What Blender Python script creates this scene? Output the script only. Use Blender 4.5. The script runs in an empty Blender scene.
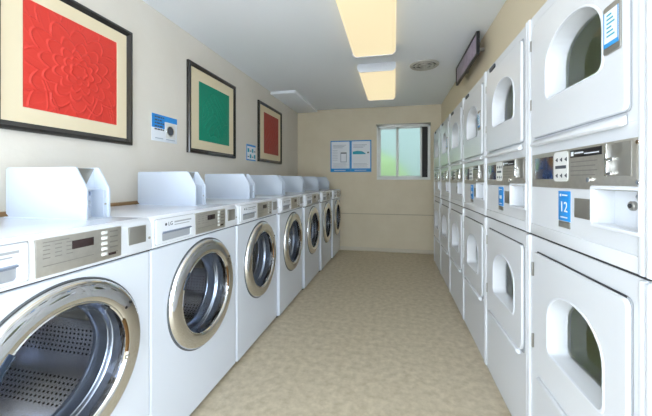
import bpy, bmesh, math, random
from mathutils import Matrix, Vector
random.seed(7)
PI = math.pi
scene = bpy.context.scene
COL = scene.collection

# ------------------------------------------------------------------ materials
def mat(name, color, rough=0.5, metal=0.0, noise=None, bump=None, emit=None, spec=0.5, coat=0.0, trans=0.0, ior=1.45):
    m = bpy.data.materials.new(name); m.use_nodes = True
    nt = m.node_tree; n = nt.nodes; l = nt.links
    b = n['Principled BSDF']
    b.inputs['Base Color'].default_value = (*color, 1)
    b.inputs['Roughness'].default_value = rough
    b.inputs['Metallic'].default_value = metal
    b.inputs['Specular IOR Level'].default_value = spec
    b.inputs['Coat Weight'].default_value = coat
    b.inputs['Transmission Weight'].default_value = trans
    b.inputs['IOR'].default_value = ior
    tc = n.new('ShaderNodeTexCoord')
    if noise:
        (c2, scale, lo, hi) = noise
        t = n.new('ShaderNodeTexNoise'); t.inputs['Scale'].default_value = scale
        t.inputs['Detail'].default_value = 6; t.inputs['Roughness'].default_value = .6
        r = n.new('ShaderNodeMapRange'); r.inputs['From Min'].default_value = lo; r.inputs['From Max'].default_value = hi
        x = n.new('ShaderNodeMix'); x.data_type = 'RGBA'
        x.inputs['A'].default_value = (*color, 1); x.inputs['B'].default_value = (*c2, 1)
        l.new(tc.outputs['Object'], t.inputs['Vector']); l.new(t.outputs['Fac'], r.inputs['Value'])
        l.new(r.outputs['Result'], x.inputs['Factor']); l.new(x.outputs['Result'], b.inputs['Base Color'])
    if bump:
        (scale, st) = bump
        t = n.new('ShaderNodeTexNoise'); t.inputs['Scale'].default_value = scale; t.inputs['Detail'].default_value = 4
        bp = n.new('ShaderNodeBump'); bp.inputs['Strength'].default_value = st; bp.inputs['Distance'].default_value = .01
        l.new(tc.outputs['Object'], t.inputs['Vector']); l.new(t.outputs['Fac'], bp.inputs['Height'])
        l.new(bp.outputs['Normal'], b.inputs['Normal'])
    if emit:
        b.inputs['Emission Color'].default_value = (*emit[0], 1)
        b.inputs['Emission Strength'].default_value = emit[1]
    return m

def glass_mat(name, tint, ior=1.3):
    """clear pane: transparent with a little mirror reflection"""
    m = bpy.data.materials.new(name); m.use_nodes = True
    nt = m.node_tree; n = nt.nodes; l = nt.links
    n.remove(n['Principled BSDF']); out = n['Material Output']
    t = n.new('ShaderNodeBsdfTransparent'); t.inputs['Color'].default_value = (*tint, 1)
    g = n.new('ShaderNodeBsdfGlossy'); g.inputs['Roughness'].default_value = .02
    f = n.new('ShaderNodeFresnel'); f.inputs['IOR'].default_value = ior
    mx = n.new('ShaderNodeMixShader')
    l.new(f.outputs['Fac'], mx.inputs['Fac']); l.new(t.outputs[0], mx.inputs[1]); l.new(g.outputs[0], mx.inputs[2])
    l.new(mx.outputs[0], out.inputs['Surface'])
    return m

def drum_mat():
    """stainless drum: rows of round perforations from the object's own coordinates"""
    m = mat('perforated_steel', (.50, .52, .56), .24, 1.0)
    nt = m.node_tree; n = nt.nodes; l = nt.links; b = n['Principled BSDF']
    tc = n.new('ShaderNodeTexCoord'); sp = n.new('ShaderNodeSeparateXYZ'); l.new(tc.outputs['Object'], sp.inputs[0])
    def M(op, a, c=None):
        x = n.new('ShaderNodeMath'); x.operation = op
        for i, v in enumerate((a, c)):
            if v is None: continue
            if isinstance(v, (int, float)): x.inputs[i].default_value = v
            else: l.new(v, x.inputs[i])
        return x.outputs[0]
    zz = M('SUBTRACT', sp.outputs['Z'], .603); xx = M('SUBTRACT', sp.outputs['X'], .02)
    ang = M('ARCTAN2', zz, xx)
    u = M('MULTIPLY', ang, 90 / (2 * PI)); v = M('MULTIPLY', sp.outputs['Y'], 50)
    fu = M('SUBTRACT', M('FRACT', M('ADD', u, 200)), .5); fv = M('SUBTRACT', M('FRACT', v), .5)
    d = M('SQRT', M('ADD', M('MULTIPLY', fu, fu), M('MULTIPLY', fv, fv)))
    hole = M('LESS_THAN', d, .25)
    band = M('GREATER_THAN', M('FRACT', M('ADD', M('MULTIPLY', ang, 9 / (2 * PI)), 50)), .42)
    fac = M('MULTIPLY', hole, band)
    x = n.new('ShaderNodeMix'); x.data_type = 'RGBA'
    x.inputs['A'].default_value = (.72, .74, .80, 1); x.inputs['B'].default_value = (.01, .01, .012, 1)
    l.new(fac, x.inputs['Factor']); l.new(x.outputs['Result'], b.inputs['Base Color'])
    return m

WHITE = mat('white_enamel', (.685, .73, .81), .25, coat=.25)
DRYW = mat('dryer_enamel', (.70, .725, .765), .3, coat=.2)
WPLAST = mat('white_plastic', (.74, .77, .83), .35)
STEEL = mat('brushed_steel', (.55, .53, .48), .38, .75, noise=((.48, .46, .42), 60, .3, .7))
STEELD = mat('dull_steel', (.35, .34, .31), .4, .7)
CHROME = mat('chrome', (.78, .78, .78), .045, 1.0)
GASKET = mat('door_seal_steel', (.42, .48, .60), .22, .85)
RUBBER = mat('grey_rubber', (.10, .11, .12), .6)
DARK = mat('dark_gap', (.03, .03, .035), .6)
BLACK = mat('black_plastic', (.012, .012, .014), .3)
SEALG = mat('pale_seal', (.36, .38, .41), .6)
BOXW = mat('coin_box_white_dimmed', (.58, .645, .75), .45)  # white enamel darkened to offset the strong light falling on the boxes
TANW = mat('header_paint', (.76, .665, .49), .7, bump=(45, .08))
DRUM = drum_mat()
GLASS = glass_mat('door_glass', (.95, .96, .98), 1.3)
DGLASS = glass_mat('dryer_glass', (.90, .95, .86), 1.45)
DRYDRUM = mat('dryer_drum', (.86, .90, .68), .5, 0)
NAVY = mat('tinted_plastic', (.02, .04, .08), .15)
BRONZE = mat('bronze_slot', (.16, .085, .03), .3, .6)
LCD = mat('display_window', (.035, .022, .022), .2)
BLUEDISP = mat('blue_display', (.012, .03, .09), .12, coat=.5, noise=((.10, .06, .03), 9, .5, .62))
BLUE = mat('label_blue', (.02, .27, .72), .4)
BLUEP = mat('poster_blue', (.03, .30, .70), .45)
PAPER = mat('paper_white', (.78, .82, .88), .5)
PRINT = mat('print_grey', (.38, .44, .52), .6)
PRINTD = mat('print_dark', (.06, .07, .09), .5)
TEAL = mat('print_teal', (.02, .36, .48), .5)
KEY = mat('key_plastic', (.72, .73, .72), .4)
WALLB = mat('tan_wall_paint', (.72, .645, .50), .7, bump=(45, .08), noise=((.67, .59, .445), 3, .3, .7))
WALL = mat('wall_paint', (.74, .70, .635), .7, bump=(45, .08), noise=((.71, .665, .59), 3, .3, .7))
CEIL = mat('ceiling_paint', (.89, .93, .98), .8, bump=(60, .05))
FLOOR = mat('vinyl_floor', (.48, .405, .285), .42, noise=((.66, .575, .435), 22, .32, .68), bump=(30, .03))
BASEB = mat('baseboard_vinyl', (.62, .57, .47), .5)
WOOD = mat('wood_ledge', (.25, .15, .07), .5)
FRAME = mat('frame_lacquer', (.022, .020, .018), .22, coat=.5)
MATB = mat('mat_board', (.76, .66, .47), .7)
RED = mat('red_relief', (.66, .045, .032), .42)
GREEN = mat('green_relief', (.0, .25, .155), .5)
BRICKRED = mat('brick_red_relief', (.36, .045, .03), .5)
LENS = mat('lamp_lens', (.28, .25, .19), .4, emit=((1.0, .84, .52), .74))
VENTM = mat('vent_metal', (.50, .49, .46), .5, .2)
ALU = mat('window_vinyl', (.80, .82, .82), .4)
FROST = mat('frosted_glass', (.35, .40, .38), .40, trans=.92, ior=1.15)
SCREEN = mat('dark_screen', (.014, .012, .012), .6)
SIGNP = mat('sign_purple', (.46, .38, .48), .4, noise=((.34, .27, .36), 12, .4, .6))
LEAF = mat('leaf', (.20, .30, .10), .6, noise=((.36, .46, .22), 5, .3, .7))
SKYBLOCK = mat('sky_block_wall', (.27, .32, .31), .8)
GROUND = mat('outdoor_ground', (.40, .42, .36), .9)

# ------------------------------------------------------------------ helpers
def link(name, bm, m, parent=None, smooth=35, normals=True):
    if normals: bmesh.ops.recalc_face_normals(bm, faces=bm.faces)
    if name in ('door_glass', 'window_glass'):          # panes look outwards (local -y)
        bm.normal_update()
        if sum(f.normal.y * f.calc_area() for f in bm.faces) > 0: bmesh.ops.reverse_faces(bm, faces=bm.faces)
    me = bpy.data.meshes.new(name)
    bm.to_mesh(me); bm.free()
    ms = m if isinstance(m, (list, tuple)) else [m]
    for k in ms: me.materials.append(k)
    me.polygons.foreach_set('use_smooth', [True] * len(me.polygons))
    me.set_sharp_from_angle(angle=math.radians(smooth))
    o = bpy.data.objects.new(name, me); COL.objects.link(o)
    if parent: o.parent = parent
    return o

def box(bm, x0, x1, y0, y1, z0, z1, bev=0.0, seg=2, skip=()):
    t = bmesh.new()
    bmesh.ops.create_cube(t, size=1)
    for v in t.verts:
        v.co = Vector(((x0 + x1) / 2 + v.co.x * (x1 - x0), (y0 + y1) / 2 + v.co.y * (y1 - y0), (z0 + z1) / 2 + v.co.z * (z1 - z0)))
    if bev: bmesh.ops.bevel(t, geom=t.edges[:], offset=bev, segments=seg, affect='EDGES', profile=.5)
    merge(bm, t)
    return bm

def merge(bm, t):
    me = bpy.data.meshes.new('tmp'); t.to_mesh(me); t.free(); bm.from_mesh(me); bpy.data.meshes.remove(me)

def prism(bm, pts, a, b, axis='x', bev=0.0):
    """extrude a 2-D polygon from a to b along an axis; pts are the two other coordinates in order"""
    t = bmesh.new()
    def P(p, k):
        if axis == 'x': return (k, p[0], p[1])
        if axis == 'y': return (p[0], k, p[1])
        return (p[0], p[1], k)
    A = [t.verts.new(P(p, a)) for p in pts]; B = [t.verts.new(P(p, b)) for p in pts]
    t.faces.new(A); t.faces.new(B[::-1])
    n = len(pts)
    for i in range(n): t.faces.new((A[i], B[i], B[(i + 1) % n], A[(i + 1) % n]))
    bmesh.ops.recalc_face_normals(t, faces=t.faces)
    if bev: bmesh.ops.bevel(t, geom=t.edges[:], offset=bev, segments=2, affect='EDGES', profile=.5)
    merge(bm, t); return bm

def lathe(bm, prof, cx, cz, n=64, a0=0, a1=2 * PI):
    """revolve (radius, y) points about the horizontal y axis through (cx, cz)"""
    full = abs(a1 - a0 - 2 * PI) < 1e-6
    cnt = n if full else n + 1
    rings = []
    for (r, y) in prof:
        if r < 1e-6: rings.append([bm.verts.new((cx, y, cz))])
        else: rings.append([bm.verts.new((cx + r * math.cos(a0 + (a1 - a0) * i / n), y, cz + r * math.sin(a0 + (a1 - a0) * i / n))) for i in range(cnt)])
    for A, B in zip(rings, rings[1:]):
        for i in range(n):
            j = (i + 1) % cnt
            if len(A) == 1 and len(B) == 1: continue
            if len(A) == 1: bm.faces.new((A[0], B[i], B[j]))
            elif len(B) == 1: bm.faces.new((A[i], B[0], A[j]))
            else: bm.faces.new((A[i], B[i], B[j], A[j]))
    return bm

def knob(bm, x, y0, y1, z, r, n=20):
    lathe(bm, [(0, y1), (r, y1), (r, y0 + r * .2), (r * .8, y0), (0, y0)], x, z, n)

def rrect(x0, x1, z0, z1, r, n=6):
    rs = r if isinstance(r, (tuple, list)) else (r,) * 4      # BL, BR, TR, TL
    pts = []
    for (cx, cz, a, k) in ((x0, z0, PI, 0), (x1, z0, 1.5 * PI, 1), (x1, z1, 0, 2), (x0, z1, .5 * PI, 3)):
        q = max(rs[k], 1e-4)
        px = cx + (q if cx == x0 else -q); pz = cz + (q if cz == z0 else -q)
        for i in range(n + 1):
            t = a + .5 * PI * i / n
            pts.append((px + q * math.cos(t), pz + q * math.sin(t)))
    return pts

def arch(x0, x1, z0, z1, zs, rb=.028, n=18):
    pts = []
    for i in range(6):
        t = PI + .5 * PI * i / 5; pts.append((x0 + rb + rb * math.cos(t), z0 + rb + rb * math.sin(t)))
    for i in range(6):
        t = 1.5 * PI + .5 * PI * i / 5; pts.append((x1 - rb + rb * math.cos(t), z0 + rb + rb * math.sin(t)))
    cx = (x0 + x1) / 2; a = (x1 - x0) / 2; b = z1 - zs
    for i in range(n + 1):
        t = PI * i / n
        c, s = math.cos(t), math.sin(t)
        pts.append((cx + a * math.copysign(abs(c) ** .94, c), zs + b * abs(s) ** .94))
    return pts

def circle(cx, cz, r, n=72):
    return [(cx + r * math.cos(2 * PI * i / n), cz + r * math.sin(2 * PI * i / n)) for i in range(n)]

def ray_hit(poly, c, a):
    dx, dz = math.cos(a), math.sin(a); best = None
    for i in range(len(poly)):
        x1, z1 = poly[i]; x2, z2 = poly[(i + 1) % len(poly)]
        ex, ez = x2 - x1, z2 - z1
        det = dx * (-ez) + ex * dz
        if abs(det) < 1e-12: continue
        rx, rz = x1 - c[0], z1 - c[1]
        t = (rx * (-ez) + ex * rz) / det
        s = (dx * rz - dz * rx) / det
        if t > 0 and -1e-6 <= s <= 1 + 1e-6: best = t if best is None else max(best, t)
    return best

def plate_hole(bm, outer, inner, yf, yb, c, e=.003, inner_back=None, shrink=0.0):
    """plate in the xz plane with a hole; front at yf, back at yb, softened rims"""
    inner_back = yb if inner_back is None else inner_back
    ang = sorted(math.atan2(p[1] - c[1], p[0] - c[0]) % (2 * PI) for p in outer + inner)
    A = []
    for a in ang:
        if not A or a - A[-1] > 1e-4: A.append(a)
    loops = []
    Ro = [ray_hit(outer, c, a) for a in A]; Ri = [ray_hit(inner, c, a) for a in A]
    def L(R, d, y): return [bm.verts.new((c[0] + (r + d) * math.cos(a), y, c[1] + (r + d) * math.sin(a))) for r, a in zip(R, A)]
    loops = [L(Ri, -shrink, inner_back), L(Ri, 0, yf + e), L(Ri, e * .4, yf + e * .3), L(Ri, e, yf), L(Ri, e + .0015, yf), L(Ro, -e - .0015, yf), L(Ro, -e, yf), L(Ro, -e * .4, yf + e * .3), L(Ro, 0, yf + e), L(Ro, 0, yb)]
    n = len(A)
    for P, Q in zip(loops, loops[1:]):
        for i in range(n): bm.faces.new((P[i], P[(i + 1) % n], Q[(i + 1) % n], Q[i]))
    return bm

def flat(bm, poly, y):
    bm.faces.new([bm.verts.new((p[0], y, p[1])) for p in poly]); return bm

def shrinkp(poly, c, k):
    return [(c[0] + (x - c[0]) * k, c[1] + (z - c[1]) * k) for x, z in poly]

def empty(name, loc=(0, 0, 0), rz=0):
    o = bpy.data.objects.new(name, None); COL.objects.link(o)
    o.location = loc; o.rotation_euler = (0, 0, rz); o.empty_display_size = .1
    return o

def tag(o, label, cat, group=None, kind=None):
    if label: o['label'] = label
    if cat: o['category'] = cat
    if group: o['group'] = group
    if kind: o['kind'] = kind
    return o

def part(name, m, parent, fn, *a, **k):
    bm = bmesh.new(); fn(bm, *a, **k); return link(name, bm, m, parent)

def copy_tree(o, parent=None):
    c = o.copy(); COL.objects.link(c); c.parent = parent
    for ch in [x for x in scene.objects if x.parent == o]: copy_tree(ch, c)
    return c

def text_mesh(name, s, size, m, parent, x, y, z, depth=.0006, rot=(PI / 2, 0, 0)):
    cu = bpy.data.curves.new(name, 'FONT'); cu.body = s; cu.size = size; cu.extrude = depth; cu.align_x = 'CENTER'; cu.align_y = 'CENTER'
    t = bpy.data.objects.new(name, cu); COL.objects.link(t)
    dg = bpy.context.evaluated_depsgraph_get()
    me = bpy.data.meshes.new_from_object(t.evaluated_get(dg))
    bpy.data.objects.remove(t)
    me.transform(Matrix.Translation((x, y, z)) @ Matrix.Rotation(rot[2], 4, 'Z') @ Matrix.Rotation(rot[0], 4, 'X'))
    me.materials.clear(); me.materials.append(m)
    o = bpy.data.objects.new(name, me); COL.objects.link(o); o.parent = parent
    return o

# ------------------------------------------------------------------ room
XL, XR, YB, YR, ZC = -1.67, .745, 5.30, -3.0, 2.42
AX = 1.42                                   # back of the alcove the dryers stand in
DRY_END = 4.765
def struct(name, m, fn):
    bm = bmesh.new(); fn(bm); o = link(name, bm, m); o['kind'] = 'structure'; return o

struct('floor', FLOOR, lambda b: box(b, XL - .12, AX + .12, YR, YB + .12, -.1, 0))
struct('ceiling', CEIL, lambda b: box(b, XL - .12, AX + .12, YR, YB + .12, ZC, ZC + .1))
OY0, OY1, OZ0, OZ1 = -2.8, -.45, .35, 2.25     # invented openings behind the viewpoint, added to let sky light in
def left_wall(b):
    box(b, XL - .12, XL, OY1, YB + .12, 0, ZC); box(b, XL - .12, XL, YR, OY0, 0, ZC)
    box(b, XL - .12, XL, OY0, OY1, 0, OZ0); box(b, XL - .12, XL, OY0, OY1, OZ1, ZC)
struct('wall_left', WALL, left_wall)
def rear_wall(b):
    box(b, XL - .12, -.75, YR - .12, YR, 0, ZC); box(b, .75, AX + .12, YR - .12, YR, 0, ZC)
    box(b, -.75, .75, YR - .12, YR, 2.1, ZC)  # doorway gap is invented too, left open as a daylight source
struct('wall_rear', WALL, rear_wall)
WX0, WX1, WZ0, WZ1 = -.283, .576, 1.205, 2.11
def back_wall(b):
    box(b, XL, WX0, YB, YB + .12, 0, ZC); box(b, WX1, AX, YB, YB + .12, 0, ZC)
    box(b, WX0, WX1, YB, YB + .12, 0, WZ0); box(b, WX0, WX1, YB, YB + .12, WZ1, ZC)
struct('wall_back', WALLB, back_wall)
def right_wall(b):
    box(b, XR, AX, .15, DRY_END, 1.895, ZC)          # header over the dryers
    box(b, XR, AX, DRY_END, YB, 0, ZC)              # pier beyond the last dryer
    box(b, AX, AX + .12, OY1, YB + .12, 0, ZC); box(b, AX, AX + .12, YR, OY0, 0, ZC)
    box(b, AX, AX + .12, OY0, OY1, 0, OZ0); box(b, AX, AX + .12, OY0, OY1, OZ1, ZC)
struct('wall_right', TANW, right_wall)
struct('baseboard_back', BASEB, lambda b: box(b, XL, XR, YB - .008, YB, 0, .062, .002))
struct('baseboard_right', BASEB, lambda b: box(b, XR - .008, XR, DRY_END, YB - .008, 0, .062, .002))
def rail(b):
    box(b, XL + .012, XR, YB - .006, YB, .622, .634, .002)
struct('trim_1', mat('rail_paint', (.46, .40, .29), .6), rail)
struct('trim_2', WOOD, lambda b: box(b, XL, XL + .03, .2, YB - .01, 1.015, 1.062, .003))
struct('trim_3', CEIL, lambda b: box(b, XL, -1.31, 4.05, YB, ZC - .035, ZC, .003))

# window_1: white slider in the back wall
w = empty('window_1', (0, YB, 0)); w['kind'] = 'structure'
def wframe(b):
    t = .038
    box(b, WX0, WX0 + t, -.012, .075, WZ0, WZ1, .003); box(b, WX1 - t, WX1, -.012, .075, WZ0, WZ1, .003)
    box(b, WX0, WX1, -.014, .075, WZ0, WZ0 + .04, .003); box(b, WX0, WX1, -.012, .075, WZ1 - t, WZ1, .003)
part('window_frame', ALU, w, wframe)
def sash(x0, x1, y):
    def f(b):
        t = .030
        box(b, x0, x0 + t, y, y + .025, WZ0 + .04, WZ1 - .038, .002); box(b, x1 - t, x1, y, y + .025, WZ0 + .04, WZ1 - .038, .002)
        box(b, x0, x1, y, y + .025, WZ0 + .04, WZ0 + .064, .002); box(b, x0, x1, y, y + .025, WZ1 - .06, WZ1 - .038, .002)
    return f
for x0, x1, y in ((WX0 + .036, .062, .04), (.045, .447, .008)):
    s = part('sash', ALU, w, sash(x0, x1, y))
    part('window_pane', FROST, s, box, x0 + .02, x1 - .02, y + .009, y + .013, WZ0 + .06, WZ1 - .056)
part('insect_screen', SCREEN, w, box, .44, WX1 - .036, .050, .056, WZ0 + .038, WZ1 - .036)
part('head_shade_strip', STEELD, w, box, WX0 - .01, WX1 + .006, -.018, 0, WZ1, WZ1 + .02, .002)  # dark strip standing in for recess shade along the window head

# ------------------------------------------------------------------ outdoors behind the window
o = struct('ground', GROUND, lambda b: box(b, -6, 6, YB + .12, 14, -.3, -.1))
o = struct('added_sky_block', SKYBLOCK, lambda b: box(b, -6, 6, 9.0, 9.2, -.1, 2.9))  # outdoor wall added to block bright sky and mute the panes
def hedge(b):
    t = bmesh.new(); bmesh.ops.create_icosphere(t, subdivisions=4, radius=1)
    for v in t.verts:
        k = 1 + .12 * math.sin(v.co.x * 9 + 2) * math.sin(v.co.y * 8) * math.sin(v.co.z * 10 + 1) + random.uniform(-.03, .03)
        v.co = Vector((v.co.x * k * 1.15, v.co.y * k * .7, v.co.z * k * .95))
    merge(b, t)
    for i in range(1600):
        a = random.uniform(0, 2 * PI); zc = random.uniform(-1, 1); r = math.sqrt(1 - zc * zc)
        p = Vector((1.18 * r * math.cos(a), .73 * r * math.sin(a), .98 * zc))
        d = Vector((random.uniform(-1, 1), random.uniform(-1, 1), random.uniform(-.3, 1))).normalized() * .06
        e = d.cross(Vector((random.random(), random.random(), .3))).normalized() * .025
        b.faces.new([b.verts.new(q) for q in (p, p + d * .5 + e, p + d, p + d * .5 - e)])
bm = bmesh.new(); hedge(bm); h = link('shrub', bm, LEAF, normals=False); h.location = (-.80, 7.3, .95)
tag(h, 'leafy green shrub seen blurred through the left frosted window pane', 'shrub')

# ------------------------------------------------------------------ washers (local: front faces -y, x to the viewer's right, z up)
WW = .715
DCX, DCZ = .020, .603
def make_washer():
    root = empty('front_load_washer')
    hw = WW / 2
    def cab(b):
        plate_hole(b, rrect(-hw, hw, .022, .904, .010), circle(DCX, DCZ, .222), 0, .022, (DCX, DCZ), e=.006)
        # sides, back, top and bottom around the drum
        box(b, -hw, -hw + .012, .018, .645, .022, 1.0); box(b, hw - .012, hw, .018, .645, .022, 1.0)
        box(b, -hw, hw, .633, .645, .022, 1.0); box(b, -hw, hw, .018, .645, .022, .034)
        prism(b, [(.012, 1.0), (.012, 1.034), (.022, 1.043), (.645, 1.043), (.645, 1.0)], -hw, hw, 'x', .002)
    part('cabinet', WHITE, root, cab)
    def gap(b): box(b, -hw + .002, hw - .002, .010, .03, .901, .916)
    part('seam', DARK, root, gap)
    def kick(b): box(b, -hw + .02, hw - .02, .03, .6, .0, .024)
    part('kick_plate', DARK, root, kick)
    # control fascia
    def fascia(b):
        prism(b, [(.03, .911), (-.004, .911), (-.010, .918), (-.006, 1.022), (.004, 1.036), (.018, 1.043), (.03, 1.043)], -hw, hw, 'x', .0015)
    cp = part('control_fascia', WPLAST, root, fascia)
    steel = part('display_panel', STEEL, cp, box, -.072, .208, -.0125, -.002, .922, 1.030, .0015)
    # keep depth at three levels: the items on the steel panel are parts of the washer
    part('display', LCD, root, box, .028, .100, -.0135, -.010, .983, 1.010, .001)
    for i in range(5):
        part('button', KEY, root, box, .128, .150, -.0155, -.011, .937 + i * .0185, .949 + i * .0185, .0018)
    part('cycle_print', STEELD, root, lambda b: [box(b, -.055 + .033 * i, -.035 + .033 * i, -.0129, -.012, .972 + .012 * j, .975 + .012 * j) for i in range(3) for j in range(4)] + [box(b, .160, .192, -.0129, -.012, .941 + i * .0185, .946 + i * .0185) for i in range(5)] + [box(b, -.055, .10, -.0129, -.012, .950, .952), box(b, -.055, .02, -.0129, -.012, 1.018, 1.021)])
    part('dark_tab', LCD, root, box, .155, .185, -.0135, -.011, .934, .943, .001)
    part('payment_panel', STEELD, root, box, .243, .326, -.0115, -.002, .950, 1.018, .002)
    part('corner_screw', STEELD, root, knob, hw - .012, -.012, -.002, .962, .005)
    # dispenser drawer with its pull
    def drawer(b):
        plate_hole(b, rrect(-.345, -.092, .925, 1.030, .006), rrect(-.310, -.118, .934, .974, .008), -.0165, -.004, (-.215, .955), e=.002, inner_back=-.006)
        flat(b, rrect(-.312, -.116, .932, .976, .002), -.0065)
    dr = part('dispenser_drawer', WPLAST, root, drawer)
    part('drawer_seam', SEALG, dr, box, -.3475, -.0895, -.0112, -.008, .9225, 1.0325, .001)
    part('drawer_handle', GASKET, dr, lambda b: prism(b, [(-.0175, .976), (-.023, .974), (-.023, .970), (-.007, .962), (-.007, .976)], -.308, -.120, 'x'))
    text_mesh('brand_letters', 'LG', .024, PRINTD, dr, -.260, -.0168, 1.005)
    part('brand_mark', PRINTD, dr, knob, -.288, -.0178, -.015, 1.005, .0065)
    part('drawer_print', SEALG, dr, lambda b: [box(b, -.235, -.115, -.0172, -.016, 1.006, 1.013), box(b, -.235, -.13, -.0172, -.016, .995, .999)])
    # inside: seal, drum with lifters
    part('door_seal', GASKET, root, lathe, [(.224, .016), (.216, .022), (.213, .050), (.209, .054), (.207, .062), (.203, .066), (.197, .105), (.193, .110), (.193, .122), (.199, .128), (.236, .132)], DCX, DCZ, 64)
    drum = part('drum', DRUM, root, lathe, [(.236, .125), (.243, .15), (.243, .50), (.225, .55), (.10, .565), (0, .57)], DCX, DCZ, 72)
    for k in range(3):
        a = 2 * PI * k / 3 + .35
        def lif(b, a=a):
            pts = [(.242, -.14), (.205, -.06), (.198, 0), (.205, .06), (.242, .14)]
            q = [(DCX + r * math.cos(a + t), DCZ + r * math.sin(a + t)) for r, t in pts]
            prism(b, q, .15, .52, 'y', .004)
        part('lifter', STEELD, drum, lif)
    # door
    door = part('door_ring', CHROME, root, lathe, [(.206, .012), (.205, -.010), (.206, -.018), (.209, -.0235), (.213, -.0255), (.225, -.0262), (.245, -.0258), (.262, -.0232), (.270, -.0190), (.276, -.0120), (.279, .0)], DCX, DCZ, 96)
    part('ring_trim', RUBBER, door, lathe, [(.277, 0), (.281, -.006), (.284, -.003), (.284, 0)], DCX, DCZ, 96)
    part('door_glass', GLASS, door, lathe, [(.205, -.006), (.198, .0), (.188, .020), (.172, .034), (.130, .044), (.06, .050), (0, .052)], DCX, DCZ, 64)
    part('inner_bezel', CHROME, door, lathe, [(.2065, -.020), (.203, -.022), (.200, -.018), (.200, -.008), (.205, -.004)], DCX, DCZ, 80)
    def arcseg(b, a0, a1, prof): lathe(b, prof, DCX, DCZ, 14, a0, a1)
    part('door_handle', NAVY, door, arcseg, PI - .74, PI - .36, [(.184, -.004), (.186, -.012), (.196, -.020), (.208, -.0265), (.220, -.0280), (.222, -.0255)])
    part('hinge_slot', BRONZE, door, arcseg, -.20, .42, [(.201, -.006), (.200, -.018), (.203, -.0235), (.209, -.0255), (.211, -.0250)])
    part('hinge_screw', CHROME, door, knob, DCX + .203, -.030, -.012, DCZ - .062, .009)
    part('dark_dot', BLACK, door, knob, DCX + .196, -.0275, -.022, DCZ + .125, .0055)  # small black disc on the ring face
    part('dark_dot', BLACK, door, knob, DCX + .216, -.0275, -.022, DCZ + .138, .0055)  # second black disc beside it
    # small chips near the foot of the front
    # coin meter standing on the top, at the right-hand end
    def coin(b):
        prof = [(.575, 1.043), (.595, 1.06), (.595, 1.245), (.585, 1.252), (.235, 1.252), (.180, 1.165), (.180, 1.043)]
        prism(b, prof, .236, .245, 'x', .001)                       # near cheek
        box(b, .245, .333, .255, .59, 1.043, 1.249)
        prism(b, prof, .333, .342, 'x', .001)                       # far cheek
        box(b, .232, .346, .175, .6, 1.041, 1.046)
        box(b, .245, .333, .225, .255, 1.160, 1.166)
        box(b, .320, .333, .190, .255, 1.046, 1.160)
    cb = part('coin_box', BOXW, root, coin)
    part('coin_faceplate', STEELD, cb, lambda b: prism(b, [(.2455, 1.2485), (.3325, 1.2485), (.290, 1.168), (.2455, 1.168)], .2535, .256, 'y'))
    part('coin_lock', CHROME, cb, knob, .296, .240, .256, 1.105, .013)
    part('coin_return', GASKET, cb, box, .280, .312, .247, .256, 1.135, 1.152, .002)
    part('vault_lock', STEELD, cb, knob, .326, .186, .191, 1.10, .004)
    for (x, y) in ((-.3, .06), (.3, .06), (-.3, .58), (.3, .58)):
        part('foot', RUBBER, root, lambda b, x=x, y=y: box(b, x - .02, x + .02, y - .02, y + .02, 0, .024, .004))
    return root

WB = [.393, 1.117, 1.842, 2.546, 3.248, 3.94, 4.61, 5.27]
WXF = [-.995, -.995, -.988, -.967, -.945, -.922, -.900]
WL = ['white front-load washer nearest the camera, its round door cut by the photo edge',
      'second washer from the camera, standing below the blue and white notice',
      'third washer from the camera, standing below the framed green artwork',
      'fourth washer from the camera, just past the green artwork',
      'fifth washer from the camera, third from the back wall',
      'sixth washer in the row, next to the one against the back wall',
      'last washer at the far end of the row, against the back wall']
w0 = make_washer()
for i in range(7):
    r = w0 if i == 0 else copy_tree(w0)
    r.rotation_euler = (0, 0, PI / 2)
    r.location = (WXF[i], (WB[i] + WB[i + 1]) / 2, 0)
    r.scale = ((WB[i + 1] - WB[i] - .006) / WW, 1, 1)
    if i:
        for ch in scene.objects:
            if ch.parent == r and ch.name.startswith('coin_box'): ch.location.x = -.036
    tag(r, WL[i], 'washing machine', 'row of front-load washers along the left wall')

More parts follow.
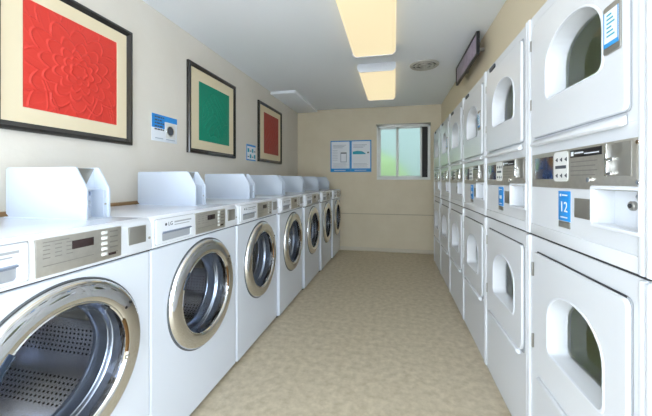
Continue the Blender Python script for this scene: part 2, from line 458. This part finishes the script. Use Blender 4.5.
# ------------------------------------------------------------------ stacked dryers
DW = .645
def make_dryer(first=False):
    root = empty('stacked_dryer')
    hw = DW / 2
    uw = arch(-.140, .184, 1.503, 1.732, 1.615); lw = arch(-.128, .186, .556, .797, .680)
    cu, cl = (.022, 1.60), (.029, .665)
    def cab(b):
        plate_hole(b, rrect(-hw, hw, .03, .966, .002), shrinkp(lw, cl, 1.10), 0, .02, cl, e=.001)
        tray = rrect(.136, .312, 1.074, 1.176, .004)
        plate_hole(b, rrect(-hw, hw, .973, 1.345, .002), tray, 0, .02, (.2235, 1.125), e=.001, inner_back=.044)
        flat(b, tray, .044)
        plate_hole(b, rrect(-hw, hw, 1.345, 1.888, .002), shrinkp(uw, cu, 1.10), 0, .02, cu, e=.001)
        for s in (-1, 1):
            box(b, min(s * hw, s * (hw - .01)), max(s * hw, s * (hw - .01)), .012, .80, .03, 1.888)
            box(b, min(s * hw, s * (hw - .017)), max(s * hw, s * (hw - .017)), -.010, .012, .03, .965, .005)
            box(b, min(s * hw, s * (hw - .017)), max(s * hw, s * (hw - .017)), -.010, .012, .974, 1.888, .005)
        box(b, -hw, hw, .79, .80, .03, 1.888); box(b, -hw, hw, .012, .80, 1.878, 1.888); box(b, -hw, hw, .012, .80, .03, .04)
        box(b, -hw + .02, hw - .02, -.004, .004, .974, 1.017, .003)
    part('cabinet', DRYW, root, cab)
    part('seam', DARK, root, box, -hw + .003, hw - .003, .004, .03, .962, .977)
    part('kick_plate', DRYW, root, box, -hw + .003, hw - .003, .012, .7, 0, .032)
    def door(name_z, outline, win, c, low):
        outline_box = (min(p[0] for p in outline), max(p[0] for p in outline), min(p[1] for p in outline), max(p[1] for p in outline))
        d = part('door', DRYW, root, plate_hole, outline, win, -.014, -.003, c, .004, inner_back=.058, shrink=.010)
        part('door_gasket', SEALG, d, plate_hole, rrect(outline_box[0] - .0025, outline_box[1] + .0025, outline_box[2] - .002, outline_box[3] + .0035, .015, 6), shrinkp(win, c, 1.06), -.004, -.001, c, .001)
        part('window_glass', DGLASS, d, flat, shrinkp(win, c, .97), .048)
        part('window_rim', WPLAST, d, plate_hole, shrinkp(win, c, 1.055), win, -.0165, -.010, c, .002)
        return d
    du = door('u', rrect(-.268, .272, 1.372, 1.838, (.012, .02, .03, .06), 8), uw, cu, False)
    part('door_lip', DRYW, du, lambda b: prism(b, [(-.002, 1.340), (-.016, 1.334), (-.024, 1.341), (-.020, 1.350), (-.004, 1.364), (-.002, 1.364)], -.262, .262, 'x', .002))
    dl = door('l', rrect(-.245, .277, .420, .905, (.05, .05, .022, .015), 8), lw, cl, True)
    part('door_lip', DRYW, dl, lambda b: prism(b, [(-.002, .398), (-.014, .396), (-.026, .410), (-.022, .420), (-.002, .420)], -.205, .24, 'x', .003))
    part('door_gap', DARK, dl, box, -.236, .262, -.0050, -.001, .9035, .9095)
    for z in (.831, .535):
        part('hinge', STEELD, dl, box, -.268, -.259, -.014, 0, z - .028, z + .028, .002)
    for z in (1.513, 1.76):
        part('hinge', STEELD, du, box, -.282, -.274, -.014, 0, z - .022, z + .022, .002)
    for z in (cu[1] + .02, cl[1]):
        part('drum', DRYDRUM, root, lathe, [(.20, .060), (.215, .066), (.225, .10), (.262, .115), (.268, .30), (.25, .33), (.12, .34), (.11, .325), (0, .325)], .01, z, 48)
    # control strip
    cs = part('control_strip', STEEL, root, box, -.280, .298, -.006, .002, 1.172, 1.303, .002)
    part('strip_end_plate', STEEL, root, box, .296, .316, -.005, .002, 1.150, 1.301, .0015)
    part('display', BLUEDISP, cs, box, -.251, -.103, -.008, -.004, 1.203, 1.287, .0015)
    def keys(b):
        for i in range(3):
            for j in range(2):
                x = -.080 + .030 * i; z = 1.270 - .055 * j
                prism(b, [(x, z), (x + .013, z + .007), (x + .013, z - .007)], -.0095, -.007, 'y')
        box(b, -.082, -.012, -.0092, -.007, 1.239, 1.250, .001)
    part('keypad', KEY, cs, prism, [(p[0], p[1]) for p in rrect(-.094, -.002, 1.195, 1.298, .012, 4)], -.0078, -.004, 'y')
    part('key_legend', PRINTD, cs, keys)
    part('nameplate', BLACK, cs, box, .012, .170, -.0075, -.004, 1.272, 1.296, .001)
    def nm(b):
        box(b, .018, .032, -.0082, -.007, 1.277, 1.291); box(b, .038, .085, -.0080, -.007, 1.283, 1.288); box(b, .09, .16, -.0080, -.007, 1.279, 1.282)
    part('nameplate_print', PAPER, cs, nm)
    part('strip_print', STEELD, cs, lambda b: [box(b, .014, .150 - .01 * (i % 2), -.0068, -.005, 1.256 - .014 * i, 1.259 - .014 * i) for i in range(4)])
    part('strip_lock', CHROME, cs, knob, .122, -.016, -.004, 1.200, .009)
    sl = part('coin_slide', STEELD, cs, box, .194, .283, -.0080, -.004, 1.210, 1.297, .0015)
    part('coin_slot_cover', CHROME, cs, box, .187, .197, -.012, -.004, 1.209, 1.299, .002)
    part('coin_slot', CHROME, cs, lambda b: [box(b, .201, .226, -.014, -.006, 1.251, 1.260, .002), box(b, .201, .209, -.018, -.006, 1.216, 1.252, .002), box(b, .199, .226, -.018, -.006, 1.212, 1.221, .002)])
    for z in (1.290, 1.194, 1.160):
        part('screw', CHROME, root, knob, .307, -.011, -.004, z, .0065, 14)
    # cash tray, tag, labels
    part('tray_rim', WPLAST, root, plate_hole, rrect(.127, .320, 1.066, 1.184, .008), rrect(.137, .311, 1.076, 1.174, .004), -.014, .002, (.2235, 1.125), .003)
    part('tray_lock', STEELD, root, knob, .212, .034, .045, 1.132, .0125)
    part('lock_core', BLACK, root, knob, .212, .031, .035, 1.132, .006)
    part('rating_tag', STEELD, root, box, .026, .112, -.003, .001, 1.080, 1.142, .001)
    return root

def badge(root):
    part('badge', PRINTD, root, lambda b: prism(b, rrect(-.235, -.135, 1.852, 1.876, .008, 4), -.006, 0, 'y'))

def number_label(root, number):
    nl = part('number_label', BLUE, root, box, -.073, .0, -.0030, 0, 1.060, 1.162, .0006)
    part('grey_label', STEELD, root, box, -.073, .0, -.0025, 0, 1.036, 1.057, .0006)
    if number:
        text_mesh('number', number, .050, PAPER, nl, -.037, -.0034, 1.106, .0004)
    part('label_mark', PAPER, nl, box, -.062, -.054, -.0034, -.002, 1.143, 1.152)
    part('label_heading', PAPER, nl, box, -.048, -.014, -.0034, -.002, 1.146, 1.150)
    part('label_footer', PAPER, nl, box, -.058, -.014, -.0034, -.002, 1.070, 1.074)
    if not number:
        part('label_band', PAPER, nl, box, -.055, -.018, -.0034, -.002, 1.098, 1.116)
def sticker(root):
    s = part('instruction_holder', STEELD, root, lambda b: prism(b, rrect(.197, .262, 1.534, 1.662, .008, 4), -.0185, -.012, 'y', .001))
    part('instruction_card', PAPER, s, box, .201, .258, -.0195, -.018, 1.556, 1.646)
    part('card_band', BLUEP, s, lambda b: [box(b, .201, .258, -.0202, -.019, 1.552, 1.563), box(b, .201, .2035, -.0202, -.019, 1.563, 1.646), box(b, .2555, .258, -.0202, -.019, 1.563, 1.646)])
    part('card_print', TEAL, s, lambda b: [box(b, .214, .244 - .006 * (i % 3), -.0202, -.019, 1.578 + .011 * i, 1.582 + .011 * i) for i in range(6)])

DB = [.860 + .65 * k for k in range(-1, 6)]     # far edges follow
DL = ['white stacked dryer at the near end of the right row, mostly outside the photo',
      'white stacked dryer nearest the camera in view, carrying the blue number 12 label',
      'second stacked dryer in view, blue number label and no card on its upper door',
      'third stacked dryer in view, blue label and an instruction card on its upper door',
      'fourth stacked dryer in view, without a blue label or a card on its door',
      'fifth stacked dryer in view, with a card on its upper door and no blue label',
      'last stacked dryer of the row, closest to the window in the back wall']
d0 = make_dryer()
roots = [d0] + [copy_tree(d0) for _ in range(6)]
for i, r in enumerate(roots):
    r.rotation_euler = (0, 0, -PI / 2); r.location = (.573, DB[i] + .325, 0)
    tag(r, DL[i], 'dryer', 'row of stacked dryers set into the right wall')
number_label(roots[1], '12'); number_label(roots[2], ''); number_label(roots[3], '')
for k in (1, 3, 5): sticker(roots[k])
for k in range(2, 7): badge(roots[k])

# ------------------------------------------------------------------ framed artworks on the left wall (local: x along the wall, front -y)
def relief(b, w, h, x0, z0, style):
    n = 150; V = []
    for j in range(n + 1):
        row = []
        for i in range(n + 1):
            u, v = i / n, j / n
            dx, dz = (u - .52), (v - .48)
            r = math.hypot(dx, dz); a = math.atan2(dz, dx)
            H = 0
            if style == 0:
                for k, (R, m, ph) in enumerate(((.07, 7, .3), (.13, 9, .9), (.20, 11, .1), (.29, 12, .6), (.40, 12, 0), (.54, 14, .4))):
                    rr = R * (.80 + .24 * abs(math.cos(m * a / 2 + ph))) * (1 + .25 * abs(math.cos(a)))
                    H += math.exp(-((r - rr) / .009) ** 2) * .9
                    if r < rr: H += .25
                H += .35 * math.exp(-((math.sin(a * 17 + r * 14)) / .18) ** 2) * (r > .30) * min(1, (r - .30) * 4)
                for q in (.12, .27, .66, .85):
                    H += .7 * math.exp(-((u - q - .10 * math.sin(v * 5 + q * 9)) / .006) ** 2) * (v < .30)
            else:
                s = math.sin(u * 21 + 3 * math.sin(v * 9)) * math.sin(v * 17 + 2.5 * math.sin(u * 8 + style))
                H = .9 * math.exp(-(s / .18) ** 2) * (r < .42)
            edge = min(u, v, 1 - u, 1 - v); H *= min(1, edge * 25)
            row.append(b.verts.new((x0 + u * w, -.012 - .0045 * H, z0 + v * h)))
        V.append(row)
    for j in range(n):
        for i in range(n): b.faces.new((V[j][i], V[j][i + 1], V[j + 1][i + 1], V[j + 1][i]))
def picture(y0, y1, z0, z1, a, colour, style, label):
    y0, y1, a = y0 - .018, y1 - .018, (a[0] - .006, a[1] - .006, a[2], a[3])
    cy = (y0 + y1) / 2
    root = empty('framed_artwork', (XL, cy, z0), PI / 2)
    w_, h_ = y1 - y0, z1 - z0
    tag(root, label, 'picture', 'framed relief artworks on the left wall')
    def fr(b):
        t = .040; x0, x1 = -w_ / 2, w_ / 2
        def mitre(pts_o, pts_i):
            pass
        o4 = [(x0, 0), (x1, 0), (x1, h_), (x0, h_)]; prof = [(0, 0), (0, -.020), (.006, -.028), (.018, -.030), (.030, -.022), (t, -.016), (t, -.002)]
        rings = []
        for (ins, y) in prof:
            rings.append([b.verts.new((x + (ins if x == x0 else -ins), y, z + (ins if z == 0 else -ins))) for x, z in o4])
        for P, Q in zip(rings, rings[1:]):
            for i in range(4): b.faces.new((P[i], P[(i + 1) % 4], Q[(i + 1) % 4], Q[i]))
        b.faces.new(rings[0])
    part('frame', FRAME, root, fr)
    ax0, ax1, az0, az1 = a[0] - cy, a[1] - cy, a[2] - z0, a[3] - z0
    part('mat_board', MATB, root, plate_hole, rrect(-w_ / 2 + .038, w_ / 2 - .038, .038, h_ - .038, .001, 1), rrect(ax0, ax1, az0, az1, .001, 1), -.015, -.004, ((ax0 + ax1) / 2, (az0 + az1) / 2), .0015)
    bm = bmesh.new(); relief(bm, ax1 - ax0 + .01, az1 - az0 + .01, ax0 - .005, az0 - .005, style)
    link('relief_panel', bm, colour, root, 80)
picture(.992, 1.719, 1.422, 2.150, (1.103, 1.598, 1.535, 2.040), RED, 0, 'large framed bright red flower relief with cream mat, nearest on left wall')
picture(2.284, 3.062, 1.428, 2.195, (2.418, 2.932, 1.548, 2.062), GREEN, 1, 'framed green relief artwork with cream mat in the middle of left wall')
picture(3.648, 4.456, 1.434, 2.205, (3.802, 4.332, 1.553, 2.090), BRICKRED, 2, 'framed dull brick-red relief artwork farthest along the left wall')

# ------------------------------------------------------------------ notices
def notice_left():
    root = empty('wall_notice', (XL, 2.015, 1.482), PI / 2)
    tag(root, 'blue and white washer notice between red and green framed artworks', 'sign')
    part('sheet', PAPER, root, box, -.13, .13, -.004, 0, 0, .193, .0008)
    part('blue_header', BLUE, root, lambda b: [box(b, -.13, .13, -.0052, -.003, .150, .193), box(b, -.13, -.005, -.0052, -.003, .095, .150)])
    def tl(b):
        for i in range(5):
            z = .168 - .022 * i
            x = -.105
            while x < -.02 - .012 * (i % 2):
                L = random.uniform(.012, .03); box(b, x, min(x + L, -.012), -.0060, -.004, z, z + .010); x += L + .006
    part('text_lines', PRINTD, root, tl)
    part('picture_card', KEY, root, box, .005, .110, -.0060, -.004, .03, .150)
    part('door_picture', PRINTD, root, lambda b: lathe(b, [(0, -.0068), (.032, -.0068), (.034, -.005)], .055, .088, 28))
    part('door_picture_ring', CHROME, root, lambda b: lathe(b, [(.032, -.0068), (.036, -.0074), (.040, -.0068), (.041, -.005)], .055, .088, 28))
    part('footer_print', PRINT, root, lambda b: [box(b, -.10, -.02, -.0052, -.003, .018, .024), box(b, .01, .105, -.0064, -.003, .018, .024)])
notice_left()
def notice_small():
    root = empty('wall_notice', (XL, 3.447, 1.430), PI / 2)
    tag(root, 'small pale blue notice between green and brick-red framed artworks', 'sign')
    part('sheet', PAPER, root, box, -.122, .122, -.004, 0, 0, .189, .0008)
    part('blue_border', BLUEP, root, lambda b: [box(b, -.122, .122, -.005, -.003, .168, .189), box(b, -.122, .122, -.005, -.003, 0, .014), box(b, -.122, -.105, -.005, -.003, .014, .168)])
    part('diagram', TEAL, root, lambda b: [box(b, -.09 + .055 * i, -.05 + .055 * i, -.005, -.003, .03 + .068 * j, .075 + .068 * j) for i in range(4) for j in range(2) if (i + j) % 2])
    part('diagram_lines', PRINTD, root, lambda b: [box(b, -.09 + .055 * i, -.05 + .055 * i, -.005, -.003, .04 + .068 * j, .05 + .068 * j) for i in range(4) for j in range(2) if not (i + j) % 2])
notice_small()
def poster(cx, w_, label, kind):
    z0, h_ = 1.338, .537
    root = empty('instruction_poster', (cx, YB, z0), 0)
    tag(root, label, 'poster', 'pair of blue-bordered posters on the back wall')
    part('border', BLUEP, root, box, -w_ / 2, w_ / 2, -.006, 0, 0, h_, .001)
    part('sheet', PAPER, root, box, -w_ / 2 + .018, w_ / 2 - .018, -.0072, -.005, .060, h_ - .018)
    def lines(b):
        for i in range(3): box(b, -.13, .10 - .03 * i, -.0082, -.0065, .455 - .022 * i, .463 - .022 * i)
        for i in range(4): box(b, -.13, .12 - .02 * (i % 2), -.0082, -.0065, .078 + .020 * i, .083 + .020 * i)
        if kind == 0:
            for i in range(7): box(b, -.14, -.05, -.0082, -.0065, .20 + .028 * i, .205 + .028 * i)
    part('text_lines', PRINT, root, lines)
    if kind == 0:
        part('washer_picture', PRINT, root, lambda b: plate_hole(b, rrect(.0, .11, .165, .335, .004), rrect(.012, .098, .178, .312, .004), -.0085, -.006, (.055, .25), .0005))
        part('washer_picture_top', PRINTD, root, box, .008, .102, -.0092, -.007, .315, .332)
    else:
        part('garment_picture', TEAL, root, lambda b: prism(b, [(-.14, .30), (.09, .30), (.06, .325), (.02, .350), (-.06, .358), (-.14, .345)], -.0090, -.006, 'y'))
        part('side_mark', PRINTD, root, box, .105, .135, -.009, -.006, .315, .338)
    part('footer_print', PAPER, root, lambda b: [box(b, -.11, .09, -.007, -.005, .024, .032)])
poster(-.900, .350, 'left blue-bordered poster with a small washer drawing, on back wall', 0)
poster(-.548, .350, 'right blue-bordered poster with a teal garment drawing, beside the window', 1)

# long sign high over the dryers
root = empty('long_sign', (.66, 3.15, 2.215), -PI / 2)
tag(root, 'long narrow purple-grey sign in black frame high above the dryers', 'sign')
part('sign_panel', SIGNP, root, box, -.42, .42, -.004, .012, .012, .176, .001)
def sfr(b):
    plate_hole(b, rrect(-.435, .435, 0, .188, .006), rrect(-.415, .415, .016, .172, .003), -.010, .014, (0, .094), .002)
part('sign_frame', BLACK, root, sfr)
for x in (-.30, .27):
    part('bracket', STEELD, root, box, x, x + .03, .004, .085, .08, .10)

# ------------------------------------------------------------------ ceiling fixtures
def fixture(y0, y1, label):
    root = empty('ceiling_light', (-.18, (y0 + y1) / 2, ZC))
    tag(root, label, 'ceiling light', 'wraparound fluorescent fixtures on the ceiling')
    L = (y1 - y0) / 2
    part('lamp_housing', WPLAST, root, box, -.17, .17, -L + .01, L - .01, -.018, 0, .002)
    part('lamp_lens', LENS, root, lambda b: prism(b, [(-.185, -.012), (-.196, -.030), (-.188, -.062), (-.165, -.080), (.165, -.080), (.188, -.062), (.196, -.030), (.185, -.012)], -L + .012, L - .012, 'y', .004))
    for s in (-1, 1):
        a, c = sorted((s * L, s * (L - .016)))
        part('end_cap', WPLAST, root, lambda b, a=a, c=c: prism(b, [(-.190, 0), (-.203, -.030), (-.194, -.066), (-.168, -.086), (.168, -.086), (.194, -.066), (.203, -.030), (.190, 0)], a, c, 'y', .002))
    return root
fixture(1.68, 2.90, 'larger warm-lit wraparound ceiling light, cut by the top photo edge')
fixture(3.29, 4.52, 'farther warm-lit wraparound ceiling light, toward the back wall')
fixture(.07, 1.29, 'warm-lit wraparound ceiling light directly overhead, outside the photo')
fixture(-1.54, -.32, 'added unseen wraparound light giving fill from behind the viewpoint, outside the photo')  # unseen fixture added as fill for the dim near ceiling
root = empty('ceiling_vent', (.313, 3.45, ZC))
tag(root, 'round grey slotted vent in the ceiling beside the two lights', 'vent')
def vring(b, pr):
    lathe(b, pr, 0, 0, 40)
    bmesh.ops.rotate(b, verts=b.verts[:], cent=(0, 0, 0), matrix=Matrix.Rotation(-PI / 2, 3, 'X'))
part('vent_backing', DARK, root, vring, [(0, .002), (.125, .002), (.13, .001)])
part('vent_rim', VENTM, root, vring, [(.150, 0), (.148, .008), (.138, .016), (.122, .012), (.120, .002)])
for r in (.088, .040):
    part('vent_ring', VENTM, root, vring, [(r + .012, .004), (r + .008, .016), (r - .004, .014), (r - .006, .004)])
part('vent_spokes', VENTM, root, lambda b: [box(b, -.12, .12, -.008, .008, -.012, -.004), box(b, -.008, .008, -.12, .12, -.012, -.004)])

# ------------------------------------------------------------------ light, world, camera
wd = bpy.data.worlds.new('sky'); scene.world = wd; wd.use_nodes = True
nt = wd.node_tree; n = nt.nodes; l = nt.links
bg = n['Background']; bg.inputs['Color'].default_value = (.79, .895, 1.0, 1)
tc = n.new('ShaderNodeTexCoord'); sp = n.new('ShaderNodeSeparateXYZ'); l.new(tc.outputs['Generated'], sp.inputs[0])
mr = n.new('ShaderNodeMapRange')            # bright sunny side of the sky behind the camera, dull side beyond the window
mr.inputs['From Min'].default_value = .1; mr.inputs['From Max'].default_value = .6
mr.inputs['To Min'].default_value = 8.6; mr.inputs['To Max'].default_value = 1.6
l.new(sp.outputs['Y'], mr.inputs['Value']); l.new(mr.outputs['Result'], bg.inputs['Strength'])

cam = bpy.data.cameras.new('camera'); co = bpy.data.objects.new('camera', cam); COL.objects.link(co)
scene.camera = co
cam.sensor_width = 36; cam.lens = 312 * 36 / 652; cam.shift_y = -28 / 652
cam.clip_start = .02
co.location = (0, 0, 1.2); co.rotation_euler = (PI / 2, 0, math.radians(12.3))

scene.view_settings.view_transform = 'Standard'; scene.view_settings.look = 'None'
scene.view_settings.gamma = 1; scene.view_settings.exposure = 0.22; scene.view_settings.use_curve_mapping = False
scene.cycles.max_bounces = 10; scene.cycles.transparent_max_bounces = 12; scene.cycles.use_denoising = True
scene.cycles.sample_clamp_indirect = 6
